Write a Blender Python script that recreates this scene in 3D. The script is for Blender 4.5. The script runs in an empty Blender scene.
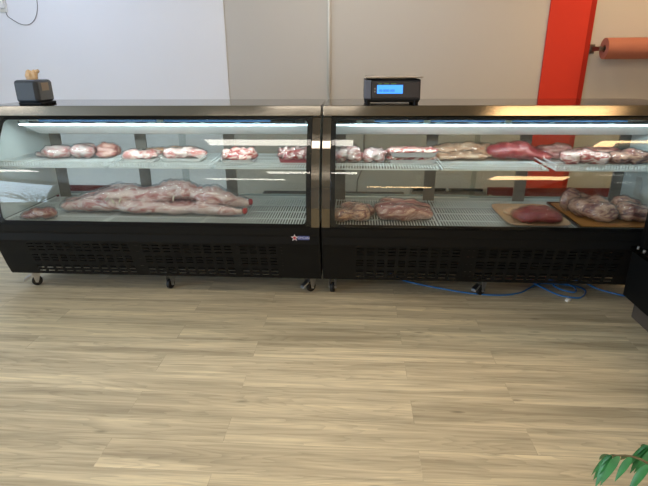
import bpy, bmesh, math, random
from mathutils import Vector, Matrix, noise
random.seed(7)
PI = math.pi
C = bpy.context.scene.collection
sc = bpy.context.scene

# ------------------------------------------------------------------ helpers
def lin(c):
    return tuple(((v/255)/12.92 if v/255 <= .04045 else ((v/255+.055)/1.055)**2.4) for v in c)

def mat(name, rgb=(200,200,200), rough=.5, metal=0, spec=.5, emit=None, es=0, bump=0, bscale=60, var=0, vscale=6, aniso=None):
    m = bpy.data.materials.new(name); m.use_nodes = True
    nt = m.node_tree; b = nt.nodes['Principled BSDF']
    col = lin(rgb)+(1,)
    b.inputs['Base Color'].default_value = col
    b.inputs['Roughness'].default_value = rough
    b.inputs['Metallic'].default_value = metal
    b.inputs['Specular IOR Level'].default_value = spec
    if emit:
        b.inputs['Emission Color'].default_value = lin(emit)+(1,)
        b.inputs['Emission Strength'].default_value = es
    tc = nt.nodes.new('ShaderNodeTexCoord')
    if var:
        n = nt.nodes.new('ShaderNodeTexNoise'); n.inputs['Scale'].default_value = vscale; n.inputs['Detail'].default_value = 4
        nt.links.new(tc.outputs['Object'], n.inputs['Vector'])
        mr = nt.nodes.new('ShaderNodeMapRange'); mr.inputs['From Min'].default_value = .3; mr.inputs['From Max'].default_value = .7
        mr.inputs['To Min'].default_value = 1-var; mr.inputs['To Max'].default_value = 1+var
        nt.links.new(n.outputs['Fac'], mr.inputs['Value'])
        mx = nt.nodes.new('ShaderNodeMix'); mx.data_type = 'RGBA'; mx.blend_type = 'MULTIPLY'
        mx.inputs['Factor'].default_value = 1
        mx.inputs[6].default_value = col
        cb = nt.nodes.new('ShaderNodeCombineColor')
        for k in range(3): nt.links.new(mr.outputs[0], cb.inputs[k])
        nt.links.new(cb.outputs[0], mx.inputs[7]); nt.links.new(mx.outputs[2], b.inputs['Base Color'])
    if bump:
        n2 = nt.nodes.new('ShaderNodeTexNoise'); n2.inputs['Scale'].default_value = bscale; n2.inputs['Detail'].default_value = 3
        if aniso:
            mp = nt.nodes.new('ShaderNodeMapping'); mp.inputs['Scale'].default_value = aniso
            nt.links.new(tc.outputs['Object'], mp.inputs['Vector']); nt.links.new(mp.outputs[0], n2.inputs['Vector'])
        else: nt.links.new(tc.outputs['Object'], n2.inputs['Vector'])
        bp = nt.nodes.new('ShaderNodeBump'); bp.inputs['Strength'].default_value = bump; bp.inputs['Distance'].default_value = .002
        nt.links.new(n2.outputs['Fac'], bp.inputs['Height']); nt.links.new(bp.outputs[0], b.inputs['Normal'])
    return m

def glass_mat(name, tint=(240,248,246), rough=.0, ior=1.5, bump=0, bscale=30, film=0, boost=1.0):
    """thin clear sheet: see-through plus a Fresnel reflection"""
    m = bpy.data.materials.new(name); m.use_nodes = True
    nt = m.node_tree; nt.nodes.clear()
    out = nt.nodes.new('ShaderNodeOutputMaterial')
    tr = nt.nodes.new('ShaderNodeBsdfTransparent'); tr.inputs[0].default_value = lin(tint)+(1,)
    gl = nt.nodes.new('ShaderNodeBsdfGlossy'); gl.inputs['Roughness'].default_value = rough
    fr = nt.nodes.new('ShaderNodeFresnel'); fr.inputs[0].default_value = ior
    mx = nt.nodes.new('ShaderNodeMixShader')
    mul = nt.nodes.new('ShaderNodeMath'); mul.operation = 'MULTIPLY_ADD'; mul.inputs[1].default_value = boost; mul.inputs[2].default_value = film; mul.use_clamp = True
    # the same air-to-sheet Fresnel on both faces of the thin sheet (no total internal reflection)
    ge = nt.nodes.new('ShaderNodeNewGeometry'); mi = nt.nodes.new('ShaderNodeMapRange')
    mi.inputs['To Min'].default_value = ior; mi.inputs['To Max'].default_value = 1/ior
    nt.links.new(ge.outputs['Backfacing'], mi.inputs['Value']); nt.links.new(mi.outputs[0], fr.inputs[0])
    nt.links.new(fr.outputs[0], mul.inputs[0]); nt.links.new(mul.outputs[0], mx.inputs[0])
    nt.links.new(tr.outputs[0], mx.inputs[1]); nt.links.new(gl.outputs[0], mx.inputs[2])
    nt.links.new(mx.outputs[0], out.inputs[0])
    if bump:
        tc = nt.nodes.new('ShaderNodeTexCoord'); n2 = nt.nodes.new('ShaderNodeTexNoise')
        n2.inputs['Scale'].default_value = bscale; n2.inputs['Detail'].default_value = 4; n2.inputs['Distortion'].default_value = 1.2
        nt.links.new(tc.outputs['Object'], n2.inputs['Vector'])
        bp = nt.nodes.new('ShaderNodeBump'); bp.inputs['Strength'].default_value = bump; bp.inputs['Distance'].default_value = .01
        nt.links.new(n2.outputs['Fac'], bp.inputs['Height']); nt.links.new(bp.outputs[0], gl.inputs['Normal']); nt.links.new(bp.outputs[0], fr.inputs['Normal'])
    return m

def meat_mat(name, flesh, fat, scale=14, fatpos=.5, width=.12, dark=None, rough=.35):
    m = bpy.data.materials.new(name); m.use_nodes = True
    nt = m.node_tree; b = nt.nodes['Principled BSDF']; b.inputs['Roughness'].default_value = rough
    tc = nt.nodes.new('ShaderNodeTexCoord')
    mp = nt.nodes.new('ShaderNodeMapping'); mp.inputs['Scale'].default_value = (.55, 1, 1.5)
    nt.links.new(tc.outputs['Object'], mp.inputs[0])
    n = nt.nodes.new('ShaderNodeTexNoise'); n.inputs['Scale'].default_value = scale; n.inputs['Detail'].default_value = 5
    n.inputs['Distortion'].default_value = 1.6; n.inputs['Roughness'].default_value = .6
    nt.links.new(mp.outputs[0], n.inputs['Vector'])
    r = nt.nodes.new('ShaderNodeValToRGB')
    e = r.color_ramp.elements
    e[0].position = max(0, fatpos-width); e[0].color = lin(flesh)+(1,)
    e[1].position = min(1, fatpos+width); e[1].color = lin(fat)+(1,)
    if dark:
        q = r.color_ramp.elements.new(max(.01, fatpos-width-.14)); q.color = lin(dark)+(1,)
    nt.links.new(n.outputs['Fac'], r.inputs[0]); nt.links.new(r.outputs[0], b.inputs['Base Color'])
    bp = nt.nodes.new('ShaderNodeBump'); bp.inputs['Strength'].default_value = .35; bp.inputs['Distance'].default_value = .006
    nt.links.new(n.outputs['Fac'], bp.inputs['Height']); nt.links.new(bp.outputs[0], b.inputs['Normal'])
    return m

def tag(o, label=None, cat=None, group=None, kind=None):
    if label: o['label'] = label
    if cat: o['category'] = cat
    if group: o['group'] = group
    if kind: o['kind'] = kind
    return o

def thing(name, label, cat, loc=(0,0,0), rz=0, group=None):
    o = bpy.data.objects.new(name, None); C.objects.link(o)
    o.empty_display_size = .1; o.location = loc; o.rotation_euler = (0,0,rz)
    return tag(o, label, cat, group)

class MB:
    def __init__(s): s.bm = bmesh.new()
    def box(s, x0,x1,y0,y1,z0,z1, M=None):
        r = bmesh.ops.create_cube(s.bm, size=1)
        T = Matrix.Translation(((x0+x1)/2,(y0+y1)/2,(z0+z1)/2)) @ Matrix.Diagonal((abs(x1-x0),abs(y1-y0),abs(z1-z0),1))
        if M: T = M @ T
        bmesh.ops.transform(s.bm, matrix=T, verts=r['verts']); return s
    def cyl(s, a, b, r, n=12, r2=None):
        a = Vector(a); b = Vector(b); d = b-a
        q = bmesh.ops.create_cone(s.bm, cap_ends=True, segments=n, radius1=r, radius2=r if r2 is None else r2, depth=d.length)
        T = Matrix.Translation((a+b)/2) @ d.to_track_quat('Z','Y').to_matrix().to_4x4()
        bmesh.ops.transform(s.bm, matrix=T, verts=q['verts']); return s
    def tube(s, pts, r, n=8, radii=None):
        pts = [Vector(p) for p in pts]; rings = []
        for i, p in enumerate(pts):
            d = (pts[min(i+1,len(pts)-1)]-pts[max(i-1,0)])
            q = d.to_track_quat('Z','Y'); rr = radii[i] if radii else r
            rings.append([s.bm.verts.new(p + q @ Vector((rr*math.cos(2*PI*k/n), rr*math.sin(2*PI*k/n), 0))) for k in range(n)])
        for A, B in zip(rings, rings[1:]):
            # choose the offset that twists least
            off = min(range(n), key=lambda o: sum((A[k].co-B[(k+o)%n].co).length for k in range(n)))
            for k in range(n):
                s.bm.faces.new((A[k], A[(k+1)%n], B[(k+1+off)%n], B[(k+off)%n]))
        s.bm.faces.new(rings[0][::-1]); s.bm.faces.new(rings[-1]); return s
    def prism(s, prof, x0, x1):
        """prof: list of (y, z), extruded along x"""
        A = [s.bm.verts.new((x0,y,z)) for y,z in prof]; B = [s.bm.verts.new((x1,y,z)) for y,z in prof]
        n = len(prof)
        for k in range(n): s.bm.faces.new((A[k],A[(k+1)%n],B[(k+1)%n],B[k]))
        s.bm.faces.new(A[::-1]); s.bm.faces.new(B); return s
    def grid(s, f, us, vs, skip=None):
        V = [[s.bm.verts.new(f(u,v)) for v in vs] for u in us]
        for i in range(len(us)-1):
            for j in range(len(vs)-1):
                if skip and skip(i,j): continue
                s.bm.faces.new((V[i][j],V[i+1][j],V[i+1][j+1],V[i][j+1]))
        return s
    def lathe(s, prof, n=32, c=(0,0,0)):
        rings = []
        for r, z in prof:
            rings.append([s.bm.verts.new((c[0]+r*math.cos(2*PI*k/n), c[1]+r*math.sin(2*PI*k/n), c[2]+z)) for k in range(n)])
        for A, B in zip(rings, rings[1:]):
            for k in range(n): s.bm.faces.new((A[k],A[(k+1)%n],B[(k+1)%n],B[k]))
        s.bm.faces.new(rings[0][::-1]); s.bm.faces.new(rings[-1]); return s
    def done(s, name, m, parent=None, smooth=False, bevel=0, solid=0, fix=True, segs=2):
        s.bm.verts.ensure_lookup_table()
        loose = [v for v in s.bm.verts if not v.link_faces]
        if loose: bmesh.ops.delete(s.bm, geom=loose, context='VERTS')
        if fix: bmesh.ops.recalc_face_normals(s.bm, faces=s.bm.faces)
        me = bpy.data.meshes.new(name); s.bm.to_mesh(me); s.bm.free()
        return link(name, me, m, parent, smooth, bevel, solid, segs)

def link(name, me, m, parent=None, smooth=False, bevel=0, solid=0, segs=2):
    me.materials.clear()
    for k in (m if isinstance(m, (list,tuple)) else [m]): me.materials.append(k)
    if smooth:
        for p in me.polygons: p.use_smooth = True
    o = bpy.data.objects.new(name, me); C.objects.link(o)
    if parent: o.parent = parent
    if solid:
        q = o.modifiers.new('solid','SOLIDIFY'); q.thickness = solid; q.offset = -1
    if bevel:
        q = o.modifiers.new('bevel','BEVEL'); q.width = bevel; q.segments = segs; q.limit_method = 'ANGLE'
    return o

def struct(o, label=None):
    o['kind'] = 'structure'; return o

def to_mesh(o):
    dg = bpy.context.evaluated_depsgraph_get(); dg.update()
    return bpy.data.meshes.new_from_object(o.evaluated_get(dg))

def blob(elems, res=.012, rough=.004, rs=18, seed=0, floor=0.0):
    """organic lump grown from ellipsoids [(x,y,z, rx,ry,rz, rotz)], flattened where it rests"""
    mb = bpy.data.metaballs.new('m'); mb.resolution = res; mb.render_resolution = res; mb.threshold = .35
    for e in elems:
        x,y,z,rx,ry,rz = e[:6]; a = e[6] if len(e) > 6 else 0; t = e[7] if len(e) > 7 else 0
        k = mb.elements.new(type='ELLIPSOID'); k.co = (x,y,z)
        m_ = max(rx,ry,rz); k.radius = m_*1.55
        k.size_x = rx/m_; k.size_y = ry/m_; k.size_z = rz/m_
        k.rotation = (Matrix.Rotation(a,3,'Z') @ Matrix.Rotation(t,3,'Y')).to_quaternion()
    o = bpy.data.objects.new('m', mb); C.objects.link(o)
    me = to_mesh(o); bpy.data.objects.remove(o); bpy.data.metaballs.remove(mb)
    for v in me.vertices:
        p = v.co*rs + Vector((seed*7.3, seed*3.1, 0))
        d = noise.noise(p)*rough + noise.noise(p*2.7)*rough*.55 + (abs(noise.noise(p*1.4+Vector((9,2,4))))-.25)*rough*.8
        v.co += v.normal*d
        if v.co.z < floor: v.co.z = floor + (v.co.z-floor)*.04
    me.update()
    return me

def shell(me0, off=.006, crumple=.005, cs=30, seed=1, floor=-.0015):
    """cling film around a lump"""
    me = me0.copy(); co = []
    for v in me.vertices:
        p = v.co*cs + Vector((seed*5.1, 0, seed))
        d = off + abs(noise.noise(p))*crumple + abs(noise.noise(p*2.3))*crumple*.6
        q = v.co + v.normal*d
        if q.z < floor: q.z = floor + (q.z-floor)*.03
        co.append(q)
    for v, q in zip(me.vertices, co): v.co = q
    me.update(); return me

# ------------------------------------------------------------------ materials
M = {}
M['steel'] = mat('brushed stainless steel', (118,113,105), .10, 1, bump=.03, bscale=90, aniso=(.4,9,9), var=.05, vscale=2)
M['steel_dark'] = mat('grey steel', (120,116,110), .38, 1)
M['zinc'] = mat('zinc plated steel', (190,192,196), .3, 1, var=.12, vscale=40)
M['black'] = mat('black painted sheet metal', (14,15,16), .5, 0, spec=.2, bump=.1, bscale=180)
M['frame'] = mat('black frame', (9,9,10), .45, 0, spec=.2)
M['liner'] = mat('white liner', (214,222,222), .45, var=.03)
M['wire'] = mat('white coated wire', (226,230,230), .4)
M['pan'] = mat('grey drip pan', (66,72,74), .45, var=.08)
M['canopy'] = mat('white enamelled canopy', (222,226,226), .35, spec=.4)
M['blue'] = mat('blue protective film', (22,84,132), .4, bump=.2, bscale=40)
M['led'] = mat('led strip', (235,250,255), .4, emit=(205,240,255), es=2.2)
M['clip'] = mat('grey plastic clip', (150,165,165), .5)
M['standard'] = mat('bronze grey shelf standard', (128,121,113), .45, .15, var=.08, vscale=20)
M['glass'] = glass_mat('curved front glass', (246,250,249), boost=1.0)
M['rear_glass'] = glass_mat('rear door glass', (240,244,243))
M['rubber'] = mat('black rubber', (16,17,19), .55)
M['white_plastic'] = mat('white plastic', (225,225,222), .4)
M['film'] = glass_mat('cling film', (252,252,253), rough=.10, ior=1.45, bump=.9, bscale=34, film=.0, boost=1.0)
M['film_bag'] = glass_mat('thick poly bag', (248,248,251), rough=.16, ior=1.45, bump=1.0, bscale=24, film=.05, boost=1.2)
M['tray'] = mat('white foam tray', (232,232,230), .6)
M['tray_clear'] = mat('pale plastic tray', (205,200,200), .25)
M['tray_tan'] = mat('tan lined tray', (196,160,128), .4)
M['tray_pink'] = mat('reddish plastic tray', (168,70,78), .35)
M['lamb'] = meat_mat('lamb carcass flesh', (188,100,92), (236,206,194), 15, .46, .09, dark=(118,46,44))
M['pinkfat'] = meat_mat('pale pink meat', (205,120,112), (240,222,212), 18, .47, .09)
M['chop'] = meat_mat('red chops with fat', (180,54,52), (240,212,198), 26, .5, .05)
M['red'] = meat_mat('deep red meat', (138,42,46), (184,100,94), 12, .6, .12)
M['brownmeat'] = meat_mat('brownish meat', (158,86,78), (222,178,160), 16, .52, .08)
M['dusky'] = meat_mat('dusky trimmings', (150,88,82), (224,178,150), 20, .48, .07, dark=(60,44,46))
M['tan'] = meat_mat('tan fat sheet', (196,138,100), (228,198,166), 12, .5, .15)
M['board'] = mat('orange brown board', (190,128,62), .6, var=.1, vscale=10)
M['end_red'] = mat('cut red end', (170,40,44), .35, var=.15, vscale=40)

# ------------------------------------------------------------------ the room
XL, XR, YF, YB, H = -6.2, 6.6, -9.0, 2.0, 2.9
def wall_mat(name, rgb): return mat(name, rgb, .75, spec=.25, bump=.12, bscale=220, var=.012, vscale=1.2)
M['wall'] = wall_mat('greige wall paint', (188,185,180))
M['wall_daylit'] = wall_mat('wall paint with daylight tint', (224,226,232))  # white with a cool daylight cast mixed into the colour
M['ceil'] = wall_mat('ceiling paint', (225,224,220))

def floor_mat():
    m = bpy.data.materials.new('light oak vinyl planks'); m.use_nodes = True
    nt = m.node_tree; b = nt.nodes['Principled BSDF']; L = nt.links.new
    tc = nt.nodes.new('ShaderNodeTexCoord')
    br = nt.nodes.new('ShaderNodeTexBrick')
    br.offset = .37; br.offset_frequency = 2; br.squash = 1
    br.inputs['Color1'].default_value = (0,0,0,1); br.inputs['Color2'].default_value = (1,1,1,1); br.inputs['Mortar'].default_value = (.5,.5,.5,1)
    br.inputs['Scale'].default_value = 1; br.inputs['Mortar Size'].default_value = .0012; br.inputs['Mortar Smooth'].default_value = .1
    br.inputs['Bias'].default_value = 0; br.inputs['Brick Width'].default_value = 1.22; br.inputs['Row Height'].default_value = .152
    mp0 = nt.nodes.new('ShaderNodeMapping'); mp0.inputs['Location'].default_value = (.31,.04,0)
    L(tc.outputs['Object'], mp0.inputs[0]); L(mp0.outputs[0], br.inputs['Vector'])
    # offset the grain plank by plank
    sep = nt.nodes.new('ShaderNodeSeparateColor'); L(br.outputs['Color'], sep.inputs[0])
    sc_ = nt.nodes.new('ShaderNodeMath'); sc_.operation = 'MULTIPLY'; sc_.inputs[1].default_value = 37.
    L(sep.outputs[0], sc_.inputs[0])
    cmb = nt.nodes.new('ShaderNodeCombineXYZ'); L(sc_.outputs[0], cmb.inputs[0]); L(sc_.outputs[0], cmb.inputs[2])
    add = nt.nodes.new('ShaderNodeVectorMath'); add.operation = 'ADD'; L(tc.outputs['Object'], add.inputs[0]); L(cmb.outputs[0], add.inputs[1])
    def ns(scale, stretch, detail, dist, rough=.55):
        mp = nt.nodes.new('ShaderNodeMapping'); mp.inputs['Scale'].default_value = stretch
        L(add.outputs[0], mp.inputs[0])
        n = nt.nodes.new('ShaderNodeTexNoise'); n.inputs['Scale'].default_value = scale; n.inputs['Detail'].default_value = detail
        n.inputs['Distortion'].default_value = dist; n.inputs['Roughness'].default_value = rough
        L(mp.outputs[0], n.inputs['Vector']); return n.outputs['Fac']
    broad = ns(1.0, (.8, 14, 1), 5, .5)
    fine = ns(1.0, (3, 80, 1), 5, .3, .7)
    # cathedral grain: bands warped along the plank
    warp = ns(1.0, (.55, 5.5, 1), 3, .15)
    mm = nt.nodes.new('ShaderNodeMath'); mm.operation = 'MULTIPLY'; mm.inputs[1].default_value = 22; L(warp, mm.inputs[0])
    fr = nt.nodes.new('ShaderNodeMath'); fr.operation = 'FRACT'; L(mm.outputs[0], fr.inputs[0])
    rr = nt.nodes.new('ShaderNodeValToRGB'); L(fr.outputs[0], rr.inputs[0])
    rr.color_ramp.elements[0].position = 0; rr.color_ramp.elements[0].color = (0,0,0,1)
    rr.color_ramp.elements[1].position = .55; rr.color_ramp.elements[1].color = (1,1,1,1)
    rr2 = rr.color_ramp.elements.new(.97); rr2.color = (.9,.9,.9,1)
    # knots
    vmp = nt.nodes.new('ShaderNodeMapping'); vmp.inputs['Scale'].default_value = (2.6,9,1); L(add.outputs[0], vmp.inputs[0])
    vo = nt.nodes.new('ShaderNodeTexVoronoi'); vo.inputs['Scale'].default_value = 1.; L(vmp.outputs[0], vo.inputs['Vector'])
    kr = nt.nodes.new('ShaderNodeMapRange'); kr.inputs['From Min'].default_value = .02; kr.inputs['From Max'].default_value = .10
    kr.inputs['To Min'].default_value = .55; kr.inputs['To Max'].default_value = 1; L(vo.outputs['Distance'], kr.inputs['Value'])
    ramp = nt.nodes.new('ShaderNodeValToRGB'); L(broad, ramp.inputs[0])
    ramp.color_ramp.elements[0].position = .32; ramp.color_ramp.elements[0].color = lin((164,154,130))+(1,)
    ramp.color_ramp.elements[1].position = .66; ramp.color_ramp.elements[1].color = lin((216,206,176))+(1,)
    def mul(a, fac_out, lo, hi):
        mr = nt.nodes.new('ShaderNodeMapRange'); mr.inputs['From Min'].default_value = 0; mr.inputs['From Max'].default_value = 1
        mr.inputs['To Min'].default_value = lo; mr.inputs['To Max'].default_value = hi
        L(fac_out, mr.inputs['Value'])
        v = nt.nodes.new('ShaderNodeVectorMath'); v.operation = 'SCALE'; L(a, v.inputs[0]); L(mr.outputs[0], v.inputs['Scale']); return v.outputs[0]
    c = mul(ramp.outputs[0], fine, .60, 1.38)
    c = mul(c, rr.outputs[0], .86, 1.04)
    c = mul(c, kr.outputs[0], .35, 1.0) if False else mul(c, kr.outputs[0], 0.0, 1.0)
    c = mul(c, sep.outputs[0], .96, 1.04)
    inv = nt.nodes.new('ShaderNodeMath'); inv.operation = 'SUBTRACT'; inv.inputs[0].default_value = 1; L(br.outputs['Fac'], inv.inputs[1])
    c = mul(c, inv.outputs[0], .80, 1.0)
    L(c, b.inputs['Base Color'])
    b.inputs['Roughness'].default_value = .5; b.inputs['Specular IOR Level'].default_value = .35
    bp = nt.nodes.new('ShaderNodeBump'); bp.inputs['Strength'].default_value = .15; bp.inputs['Distance'].default_value = .002
    L(fine, bp.inputs['Height']); L(bp.outputs[0], b.inputs['Normal'])
    return m

struct(MB().box(XL-.1,XR+.1,YF-.1,YB+.1,-.1,0).done('floor', floor_mat()))
struct(MB().box(XL-.1,XR+.1,YF-.1,YB+.1,H,H+.1).done('ceiling', M['ceil']))
struct(MB().box(-1.033,XR+.1,YB,YB+.12,0,H).done('wall_back', M['wall']))
struct(MB().box(XL-.1,-1.033,YB-.012,YB+.12,0,H).done('wall_back_left', M['wall_daylit'], bevel=.003))  # paler, cooler colour paints in the daylight on this stretch
struct(MB().box(XR,XR+.12,YF,YB,0,H).done('wall_right', M['wall']))
# left wall with a wide shop window
wy0, wy1, wz0, wz1 = -7.6, -2.2, .3, 2.6
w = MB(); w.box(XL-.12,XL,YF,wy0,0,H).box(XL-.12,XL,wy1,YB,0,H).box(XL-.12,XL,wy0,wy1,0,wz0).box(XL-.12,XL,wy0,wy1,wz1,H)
struct(w.done('wall_left', M['wall_daylit']))
# front wall (behind the photographer) with shop windows and a door opening
struct(MB().box(XL-.12,XR+.12,YF-.12,YF,0,H).done('wall_front', M['wall']))
M['alu'] = mat('window frame', (70,70,72), .4, .6)
def window(name, axis, a0, a1, z0, z1, pos, n):
    g = MB()
    def bx(u0,u1,v0,v1):
        if axis == 'x': g.box(pos-.08,pos-.02,u0,u1,v0,v1)
        else: g.box(u0,u1,pos-.08,pos-.02,v0,v1)
    t = .05
    bx(a0,a1,z0,z0+t); bx(a0,a1,z1-t,z1)
    for k in range(n+1):
        u = a0+(a1-a0-t)*k/n; bx(u,u+t,z0+t,z1-t)
    o = struct(g.done(name, M['alu'])); return o
window('window_1','x',wy0,wy1,wz0,wz1,XL,2)

# daylight: sky seen through the openings
sky = bpy.data.worlds.new('daylight'); sc.world = sky; sky.use_nodes = True
bg = sky.node_tree.nodes['Background']; bg.inputs[0].default_value = (.62,.78,1.0,1); bg.inputs[1].default_value = 1.0

def area(name, loc, rot, sx, sy, power, rgb):
    l = bpy.data.lights.new(name,'AREA'); l.shape = 'RECTANGLE'; l.size = sx; l.size_y = sy; l.energy = power; l.color = rgb
    o = bpy.data.objects.new(name,l); C.objects.link(o); o.location = loc; o.rotation_euler = rot; return o
# daylight entering each opening (placed just outside the frames)
area('window_daylight', (XL-.15,(wy0+wy1)/2,(wz0+wz1)/2), (0,-PI/2,0), wz1-wz0, wy1-wy0, 210, (.66,.82,1.0))

# ceiling batten lights, 4 ft fixtures in rows
LS = 10.0
M['tube'] = mat('lit diffuser', (255,250,240), .5, emit=(255,245,232), es=LS)
M['fix'] = mat('white fixture body', (230,230,228), .5)
fx = [(-1.39,.17,-1.65,0),(2.66,4.22,-1.65,1),(-1.12,.22,-4.3,0),(-2.42,-1.05,-5.7,0),(.45,1.85,-8.0,1),(-5.9,-4.75,-4.3,0),(2.35,4.15,-4.95,1),(-3.3,-1.8,1.0,2),(-.6,.9,1.0,0),(2.0,3.5,1.0,1)]  # the last three, over the aisle, are added to brighten the back wall
wl = ['ceiling panel light nearest the display cases, above the seam','ceiling panel light above the right end of the cases','middle ceiling panel light over the open floor',
      'ceiling panel light set further back to the left','ceiling panel light close to the shop front','ceiling panel light beside the left window wall','wide ceiling panel light over the right of the shop floor',
      'added unseen fill light over the aisle behind the left case','added unseen fill light over the aisle behind the seam','added unseen fill light over the aisle behind the right case']
M['tube1'] = mat('lit warm diffuser', (255,250,240), .5, emit=(255,208,150), es=LS*1.6)
M['tube2'] = mat('lit cool fill diffuser', (255,250,240), .5, emit=(214,228,255), es=LS)
for (x0,x1,y,w_), lb in zip(fx, wl):
    t = thing('ceiling_light', lb, 'ceiling light', ((x0+x1)/2,y,H), group='ceiling panel lights')
    h = (x1-x0)/2
    hw = .30 if h > .88 else .18
    MB().box(-h-.02,h+.02,-hw-.02,hw+.02,-.03,0).done('housing', M['fix'], t, bevel=.004)
    MB().box(-h,h,-hw,hw,-.036,-.030).done('diffuser', [M['tube'],M['tube1'],M['tube2']][w_], t)

# back wall features
M['redpaint'] = wall_mat('red paint', (200,58,42)); M['redpaint2'] = wall_mat('darker red paint', (160,36,22))
M['maroon'] = wall_mat('maroon paint', (98,24,26)); M['greyb'] = wall_mat('grey baseboard', (150,146,140))
struct(MB().box(1.89,2.238,YB-.02,YB+.01,.22,H).done('trim_1', M['redpaint'], bevel=.002))
struct(MB().box(2.238,2.285,YB-.012,YB+.01,.22,H).done('trim_2', M['redpaint2']))
struct(MB().box(-3.9,-2.2,YB-.03,YB-.01,0,.21).done('baseboard_back_left', M['maroon']))
struct(MB().box(-2.2,-1.033,YB-.03,YB-.01,0,.11).done('baseboard_back_centre', M['greyb']))
struct(MB().box(-1.033,1.52,YB-.02,YB+.01,0,.11).done('baseboard_back', M['greyb']))
struct(MB().box(1.52,2.75,YB-.045,YB+.01,0,.225).done('baseboard_back_right', M['maroon']))
t = MB().cyl((-.064,YB-.014,.95),(-.064,YB-.014,H),.0125,14).done('trim_3', M['white_plastic'], smooth=True); struct(t)

# socket adapter and cable on the wall
t = thing('power_adapter', 'white plug-in adapter high on the left wall with a drooping cable', 'adapter', (-3.11,YB-.012,1.87))
MB().box(-.06,.02,-.012,0,.0,.14).done('socket_plate', M['white_plastic'], t, bevel=.004)
MB().box(-.045,.012,-.05,-.012,.03,.12).done('plug_body', M['white_plastic'], t, bevel=.008, segs=3)
pts = []
ctrl = [(.0,.01),(.01,-.035),(.05,-.065),(.11,-.10),(.165,-.112),(.225,-.10),(.28,-.05),(.315,.03),(.325,.12),(.325,.30)]
def spline(P, n=8):
    out = []; Q = [Vector(p) for p in P]
    for i in range(len(Q)-1):
        p0,p1,p2,p3 = Q[max(i-1,0)],Q[i],Q[i+1],Q[min(i+2,len(Q)-1)]
        for k in range(n):
            t_ = k/n
            out.append(.5*((2*p1)+(-p0+p2)*t_+(2*p0-5*p1+4*p2-p3)*t_*t_+(-p0+3*p1-3*p2+p3)*t_**3))
    out.append(Q[-1]); return out
MB().tube(spline([(x,-.006,z) for x,z in ctrl]), .0028, 6).done('cable', mat('grey cable',(120,120,124),.5), t, smooth=True)

tag(MB().tube(spline([(.276,YB-.006,.98),(.276,YB-.006,.72),(.279,YB-.006,.59),(.272,YB-.006,.44),(.253,YB-.006,.37),(.22,YB-.006,.29),(.216,YB-.006,.217),(.21,YB-.024,.13)]),.004,6).done('wall_cord', mat('black cord',(20,20,22),.5), smooth=True), 'thin black cord hanging down the back wall behind the right case', 'cord')
# pink butcher paper roll on a wall bracket
t = thing('paper_roll', 'roll of pinkish brown butcher paper mounted on the wall by the red stripe', 'paper roll', (2.75,YB-.15,1.507))
M['paper'] = mat('pink butcher paper', (160,100,82), .7, bump=.25, bscale=50, aniso=(1,.2,.2), var=.04)
g = MB(); n = 48
def ring(x, r): return [g.bm.verts.new((x, r*math.cos(2*PI*k/n), r*math.sin(2*PI*k/n))) for k in range(n)]
A = ring(-.40,.088); B = ring(.45,.088); A2 = ring(-.40,.03); B2 = ring(.45,.03)
for P,Q in ((A,B),(B,B2),(B2,A2),(A2,A)):
    for k in range(n): g.bm.faces.new((P[k],P[(k+1)%n],Q[(k+1)%n],Q[k]))
g.done('paper', M['paper'], t)
MB().cyl((-.44,0,0),(.49,0,0),.014,16).done('spindle', M['steel_dark'], t, smooth=False)
for s in (-1,1):
    x = -.43 if s < 0 else .475
    MB().box(x-.02,x+.004,-.02,.15,-.018,.018).box(x-.03,x+.012,.142,.15,-.04,.04).done('bracket', M['steel_dark'], t, bevel=.002)
MB().box(-.40,-.395,-.055,.03,.03,.1).done('loose_edge', M['paper'], t) if False else None

# things low down behind the cases, seen through the rear glass
t = thing('low_bench', 'long low black bench on the floor behind the cases, beside the small rack', 'bench', (-.02,1.78,0))
MB().box(-.70,.70,-.13,.13,.155,.19).done('bench_top', M['frame'], t, bevel=.004)
MB().box(-.69,.69,-.125,-.105,.03,.155).done('front_panel', M['frame'], t)
for x in (-.66,0,.66):
    for y in (-.1,.1): MB().box(x-.02,x+.02,y-.02,y+.02,0,.155).done('leg', M['frame'], t)
t = thing('low_rack', 'low grey metal rack of brown trays on the floor beside the black bench', 'rack', (1.12,1.76,0))
for x in (-.37,-.02,.34):
    for y in (-.12,.12): MB().box(x-.012,x+.012,y-.012,y+.012,0,.235).done('upright', mat('grey upright',(150,150,146),.5), t)
MB().box(-.37,.34,.13,.134,.02,.235).done('back_panel', M['frame'], t)
for z in (.06,.14,.2):
    MB().box(-.37,.34,-.12,.12,z,z+.008).done('rack_shelf', M['steel_dark'], t)
for j,(x0,x1,z) in enumerate([(-.33,-.06,.149),(.03,.30,.149),(-.33,-.06,.069),(.03,.30,.069)]):
    tag(MB().box(x0,x1,-.1,.1,0,.02).box(x0+.02,x1-.02,-.08,.08,.02,.026).done('baking_tray', mat('brown tray',(188,152,108),.6,var=.1), bevel=.004),
        ['brown tray on the upper left of the low rack','brown tray on the upper right of the low rack','brown tray on the lower left of the low rack','brown tray on the lower right of the low rack'][j], 'tray', 'trays in the low rack').location = (1.12,1.76,z)

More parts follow.
